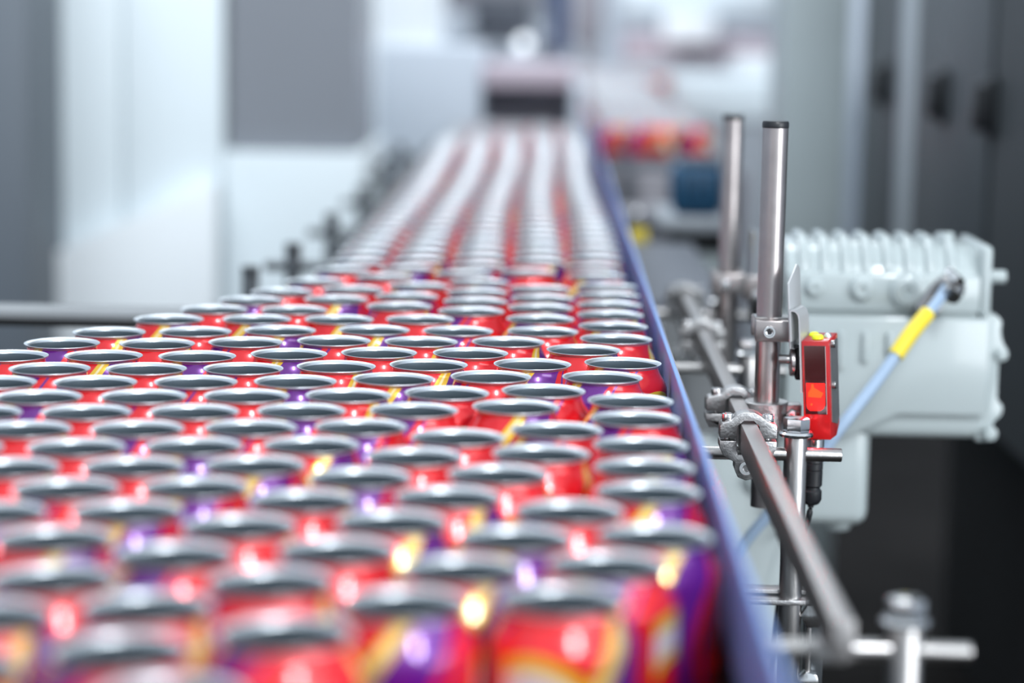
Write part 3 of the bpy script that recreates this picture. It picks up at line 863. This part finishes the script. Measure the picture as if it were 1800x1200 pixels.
bm_ = empty('cross_beam', (-0.8, 2.1, T - 0.05), 'grey horizontal beam with dark underside, left behind the cans', 'beam')
z1 = at(150, 546, 2.10).z
z0 = at(150, 577, 2.10).z
MB().box(-1.60, -0.30, 2.10, 2.16, z0 + 0.0075, z1 - 0.002, bev=0.001).build('rail', M['beam'], bm_)
MB().box(-1.60, -0.30, 2.105, 2.15, z0, z0 + 0.0075).build('shade_strip', M['rubber'], bm_, smooth=0)  # black bar stands in for the shaded gap under the beam
for x in (-1.5, -0.36):
    MB().box(x - 0.02, x + 0.02, 2.11, 2.15, 0, z0).build('leg', M['steel'], bm_, smooth=0)


def px_box(mb, x0, x1, y0, y1, Y, depth, bev=0.0):
    """Box whose front stands at distance Y and covers this part of the view."""
    a, b = at(x0, (y0 + y1) / 2, Y), at(x1, (y0 + y1) / 2, Y)
    c, d = at((x0 + x1) / 2, y0, Y), at((x0 + x1) / 2, y1, Y)
    mb.box(a.x, b.x, Y, Y + depth, d.z, c.z, bev=bev)
    return mb


def front_box(mb, x0, x1, Y, depth, z0, z1, py=300, bev=0.0):
    a, b = at(x0, py, Y), at(x1, py, Y)
    mb.box(a.x, b.x, Y, Y + depth, z0, z1, bev=bev)
    return mb


# white machine enclosure at the left
en = empty('machine_enclosure', (-0.8, 4.6, 0), 'tall white machine enclosure at the left with a grey window', 'machine')
YE = 4.5
front_box(MB(), 56, 215, YE, 0.6, 0, 1.62, bev=0.006).build('panel', M['white'], en)
front_box(MB(), 217, 392, YE, 0.6, 0, 1.62, bev=0.006).build('panel', M['white'], en)
pw0, pw1 = at(400, 262, YE), at(626, 262, YE)
front_box(MB(), 394, 640, YE, 0.6, 0, pw0.z - 0.004, bev=0.004).build('panel', M['white'], en)
front_box(MB(), 402, 628, YE + 0.03, 0.4, pw0.z - 0.003, 1.62).build('window_pane', M['grey_glass'], en, smooth=0)
wc = front_box(MB(), 600, 768, 5.66, 0.4, 0, 1.8, bev=0.01).build('white_partition', M['white2'])
tag(wc, 'bright white upright partition right of the grey window', 'partition')
a, b, c, d = at(125, 430, YE), at(388, 315, YE), at(388, 545, YE), at(70, 545, YE)
MB().prism([(at(66, 455, YE).x, at(66, 455, YE).z), (b.x, b.z), (b.x, 0.1), (at(66, 455, YE).x, 0.1)], YE - 0.06, YE - 0.001, 'Y', bev=0.004).build('light_spill_panel', M['white2'], en)  # lighter slanting sheet stands in for light spilled on the panels
sl = front_box(MB(), -260, 50, 4.2, 0.5, 0, 1.6, bev=0.01).build('steel_column', M['slate'])
tag(sl, 'slate grey column at the far left edge', 'column')

# ------------------------------------------------------------------ the far end
inf = empty('infeed_machine', (-0.05, 5.62, 0), 'white machine with a dark opening that swallows the can lane', 'machine')
YI = 5.62
o0, o1 = at(846, 222, YI), at(1006, 156, YI)
MB().box(-0.42, o0.x, YI, YI + 0.5, 0, o1.z + 0.10, bev=0.012).build('side_wall', M['wall'], inf)
MB().box(o1.x, 0.085, YI, YI + 0.5, 0, o1.z + 0.012, bev=0.008).build('side_wall', M['wall'], inf)
MB().box(o0.x, o1.x, YI, YI + 0.5, o1.z, o1.z + 0.055, bev=0.008).build('can_blur_panel', M['rose'], inf)  # rose panel added in place of the pinkish cans beyond
MB().box(o0.x, o1.x, YI + 0.25, YI + 0.3, 0.8, o1.z).build('dark_inside', M['taupe'], inf, smooth=0)  # taupe sheet stands in for the shaded inside of the opening
MB().box(o0.x, o1.x, YI, YI + 0.25, 0.0, o0.z - 0.01).build('sill', M['wall'], inf, smooth=0)

acc = empty('accumulation_table', (0.25, 5.2, 0), 'second conveyor table loaded with red cans behind the lane', 'conveyor')
MB().box(0.10, 0.40, 5.18, 9.0, BELT_Z - 0.04, BELT_Z - 0.0005).build('belt', M['belt'], acc, smooth=0)
MB().box(0.10, 0.40, 5.14, 5.178, BELT_Z - 0.20, BELT_Z + 0.052, bev=0.003).build('front_rail', M['far_dark'], acc)
for x in (0.13, 0.37):
    for y in (5.3, 8.8):
        MB().box(x - 0.02, x + 0.02, y - 0.02, y + 0.02, 0, BELT_Z - 0.04).build('leg', M['taupe'], acc, smooth=0)
pts = []
r = 0
y = 5.225
while y < 8.95:
    x = 0.138 + (r % 2) * 0.0335
    while x < 0.365:
        pts.append((x + random.uniform(-.0004, .0004), y))
        x += 0.0675
    y += 0.0585
    r += 1
can_mass('table_cans', pts, 'mass of red cans crowded on the second conveyor table', 16)
tb = empty('cross_table', (0.6, 9.5, 0), 'distant wide table covered with pinkish cans', 'conveyor')
MB().box(-0.10, 1.18, 9.05, 11.4, BELT_Z - 0.06, BELT_Z - 0.0005).build('belt', M['belt'], tb, smooth=0)
for x in (-0.05, 1.12):
    MB().box(x - 0.03, x + 0.03, 9.2, 9.26, 0, BELT_Z - 0.06).build('leg', M['taupe'], tb, smooth=0)
pts = []
r = 0
y = 9.10
while y < 11.3:
    x = -0.06 + (r % 2) * 0.034
    while x < 1.14:
        pts.append((x, y))
        x += 0.068
    y += 0.059
    r += 1
can_mass('cross_table_cans', pts, 'pinkish blur of cans on the distant wide table', 10)

# machinery between the second table and the rail
mo = empty('blue_drive', at(1228, 380, 3.62), 'dark blue drive box behind the tall tubes', 'drive')
px_box(MB(), 1183, 1272, 292, 378, 3.62, 0.14, bev=0.012).build('housing', M['motor_blue'], mo)
px_box(MB(), 1196, 1262, 278, 291, 3.63, 0.10, bev=0.004).build('lid', M['far_dark'], mo)
for k in range(4):
    px_box(MB(), 1192 + 20 * k, 1204 + 20 * k, 300, 368, 3.612, 0.0085, bev=0.002).build('fin', M['motor_blue'], mo)
st = empty('drive_stand', (0.24, 3.7, 0), 'grey steel stand under the dark blue drive box', 'stand')
px_box(MB(), 1160, 1290, 383, 408, 3.60, 0.25, bev=0.004).build('shelf', M['far_grey'], st)
px_box(MB(), 1175, 1275, 409, 446, 3.66, 0.12, bev=0.004).build('gearbox', M['black'], st)
px_box(MB(), 1150, 1300, 448, 500, 3.62, 0.2, bev=0.006).build('cross_member', M['pillar'], st)
for x0 in (1164, 1270):
    a = at(x0, 400, 3.7)
    MB().box(a.x - 0.012, a.x + 0.012, 3.69, 3.714, 0, at(1200, 408, 3.7).z).build('leg', M['taupe'], st, smooth=0)
for k, (x0, x1, yt, yy, mm, lab) in enumerate(((1052, 1082, 300, 4.6, 'taupe', 'taupe upright frame just right of the far lane'), (1090, 1112, 290, 4.9, 'far_dark', 'dark upright frame under the second table'),
                                              (1130, 1160, 330, 4.2, 'taupe', 'taupe upright frame left of the blue drive'), (1276, 1300, 300, 4.4, 'far_dark', 'dark upright frame right of the blue drive'))):
    a, b = at(x0, 350, yy), at(x1, 350, yy)
    f = MB().box(a.x, b.x, yy, yy + 0.04, 0, at(x0, yt, yy).z, bev=0.004).build('frame_upright', M[mm], origin=((a.x + b.x) / 2, yy, 0))
    tag(f, lab, 'frame')
ft = MB().box(0.10, 0.44, 4.95, 5.0, 0.55, 0.93, bev=0.004).build('skirt_panel', M['taupe'])
ft.location.z = 0
tag(ft, 'taupe skirt panel below the red cans of the second table', 'panel')
for x in (0.12, 0.42):
    MB().box(x - 0.01, x + 0.01, 4.96, 4.99, 0, 0.55).build('leg', M['taupe'], ft, smooth=0)
yt = px_box(MB(), 1106, 1138, 402, 456, 3.32, 0.012, bev=0.002).build('yellow_plate', M['yellow'])
tag(yt, 'small yellow plate beside the blue side plate, far along the rail', 'plate')
a = at(1122, 456, 3.32)
MB().box(a.x - 0.006, a.x + 0.006, 3.321, 3.331, 0, a.z + 0.01).build('stem', M['taupe'], yt, smooth=0)
kn = MB().sphere(at(1121, 378, 3.9), 0.012).build('highlight_ball', M['bright'])  # polished ball added to give a white out-of-focus highlight
tag(kn, 'shiny ball added as a white highlight left of the blue drive', 'ball')
MB().cyl(at(1121, 390, 3.9), (at(1121, 390, 3.9).x, at(1121, 390, 3.9).y, 0), 0.006, 12).build('stem', M['taupe'], kn)

# distant machines
dm = empty('filling_machine', (0.9, 11.6, 0), 'large white filling machine in the far background', 'machine')
px_box(MB(), 1095, 1475, 60, 110, 11.6, 0.6, bev=0.02).build('upper_cover', M['rose'], dm)
px_box(MB(), 1095, 1475, -60, 18, 11.6, 0.6, bev=0.02).build('top_cover', M['white'], dm)
px_box(MB(), 1080, 1420, 19, 44, 11.55, 0.3, bev=0.01).build('beam', M['far_grey'], dm)
px_box(MB(), 1165, 1260, 26, 78, 11.4, 0.14, bev=0.02).build('panel', M['white2'], dm)
a, b = at(1095, 100, 11.6), at(1475, 100, 11.6)
MB().box(a.x, b.x, 11.6, 12.2, 0, at(1200, 111, 11.6).z).build('base', M['white'], dm, smooth=0)
px_box(MB(), 1392, 1432, -60, 62, 11.3, 0.2, bev=0.01).build('dark_post', M['far_dark'], dm)
wm = empty('white_guard', (0.62, 6.9, 0), 'white machine guard behind the second can table', 'machine')
for (x0, x1, y0, y1, yy, mm) in ((1185, 1400, 135, 215, 7.4, 'white'), (1290, 1470, 100, 190, 7.9, 'white2')):
    a, b, c = at(x0, y0, yy), at(x1, y0, yy), at(x0, y1, yy)
    MB().box(a.x, b.x, yy, yy + 0.3, 0 if x0 > 1150 else BELT_Z, c.z, bev=0.0).build('guard_body', M['far_grey'], wm, smooth=0) if x0 > 1150 else None
    px_box(MB(), x0, x1, y0, y1, yy - 0.01, 0.3, bev=0.015).build('guard_cover', M[mm], wm)
nv = px_box(MB(), 960, 1002, -120, 96, 9.6, 0.1, bev=0.005)
nv = nv.build('navy_column', M['far_blue'])
tag(nv, 'blurred navy blue column above the far opening', 'column')
a = at(981, 96, 9.6)
MB().box(a.x - 0.03, a.x + 0.03, 9.62, 9.68, BELT_Z, a.z).build('foot', M['far_grey'], nv, smooth=0)
tp = px_box(MB(), 1008, 1062, -120, 75, 11.6, 0.2, bev=0.01).build('taupe_column', M['taupe'])
tag(tp, 'blurred taupe column right of the navy one', 'column')
a = at(1035, 76, 11.6)
MB().box(a.x - 0.05, a.x + 0.05, 11.62, 11.7, 0, a.z).build('foot', M['taupe'], tp, smooth=0)
gb = empty('grey_pipe_rack', (-0.3, 8.4, 0), 'grey overhead machine frame above the far opening', 'frame')
px_box(MB(), 765, 965, 42, 78, 8.4, 0.2, bev=0.01).build('beam', M['wall'], gb)
px_box(MB(), 770, 960, -60, 22, 8.5, 0.2, bev=0.01).build('top_box', M['taupe'], gb)
px_box(MB(), 830, 935, -10, 60, 8.3, 0.1, bev=0.01).build('motor', M['far_dark'], gb)
px_box(MB(), 770, 880, 84, 112, 8.4, 0.2, bev=0.01).build('beam', M['far_grey'], gb)
for x0 in (768, 950):
    a = at(x0, 60, 8.45)
    MB().box(a.x - 0.03, a.x + 0.03, 8.42, 8.48, 0, at(x0, 0, 8.45).z).build('leg', M['far_grey'], gb, smooth=0)
lp = MB().sphere(at(920, 76, 8.2), 0.022).build('signal_lamp', M['lamp'])
tag(lp, 'bright white signal lamp above the far opening', 'lamp')
MB().cyl(at(920, 76, 8.2), at(920, 76, 8.2) + Vector((0, 0.095, 0.03)), 0.008, 12).build('stem', M['far_grey'], lp)

# ------------------------------------------------------------------ grey cabinets on the right
XC = 0.615
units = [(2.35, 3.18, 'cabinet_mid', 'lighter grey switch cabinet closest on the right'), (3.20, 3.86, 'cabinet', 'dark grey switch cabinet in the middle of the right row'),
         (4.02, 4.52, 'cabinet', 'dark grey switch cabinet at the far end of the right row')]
ZB = 0.70
for i, (y0, y1, mm, lab) in enumerate(units):
    u = empty('switch_cabinet', (XC + 0.2, (y0 + y1) / 2, ZB), lab, 'cabinet', 'switch cabinets on the right')
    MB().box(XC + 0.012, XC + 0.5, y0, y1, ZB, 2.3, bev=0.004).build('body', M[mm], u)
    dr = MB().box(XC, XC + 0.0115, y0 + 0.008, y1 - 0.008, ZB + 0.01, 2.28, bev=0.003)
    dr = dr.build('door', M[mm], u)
    hy = (3.20 - 0.03, 3.56, 4.16)[i]
    hz = 1.152
    h = MB().box(XC - 0.030, XC, hy - 0.018, hy + 0.018, hz - 0.035, hz + 0.03, bev=0.006)
    h.build('handle', M['black'], dr)
    MB().box(XC - 0.012, XC + 0.0, hy - 0.03, hy + 0.03, hz - 0.045, hz + 0.04, bev=0.004).build('handle_plate', M['black'], dr)
ds = MB().box(XC - 0.004, XC + 0.4, 3.865, 4.015, ZB, 2.3, bev=0.004).build('divider_post', M['cabinet_pale'], origin=(XC + 0.2, 3.94, ZB))
tag(ds, 'light grey upright strip between two dark cabinets', 'post')
sk = MB().box(XC + 0.22, XC + 0.9, 2.3, 4.6, 0, ZB - 0.001).build('void_block', M['rubber'])  # black block fills in the shaded void below the cabinets
tag(sk, 'black recessed block for the dark void under the grey cabinets', 'block')
pz = MB().box(0.47, 0.60, 4.60, 4.9, 0, 2.3, bev=0.006).build('pillar', M['pillar'])
tag(pz, 'grey green pillar right of the tall tubes', 'pillar')
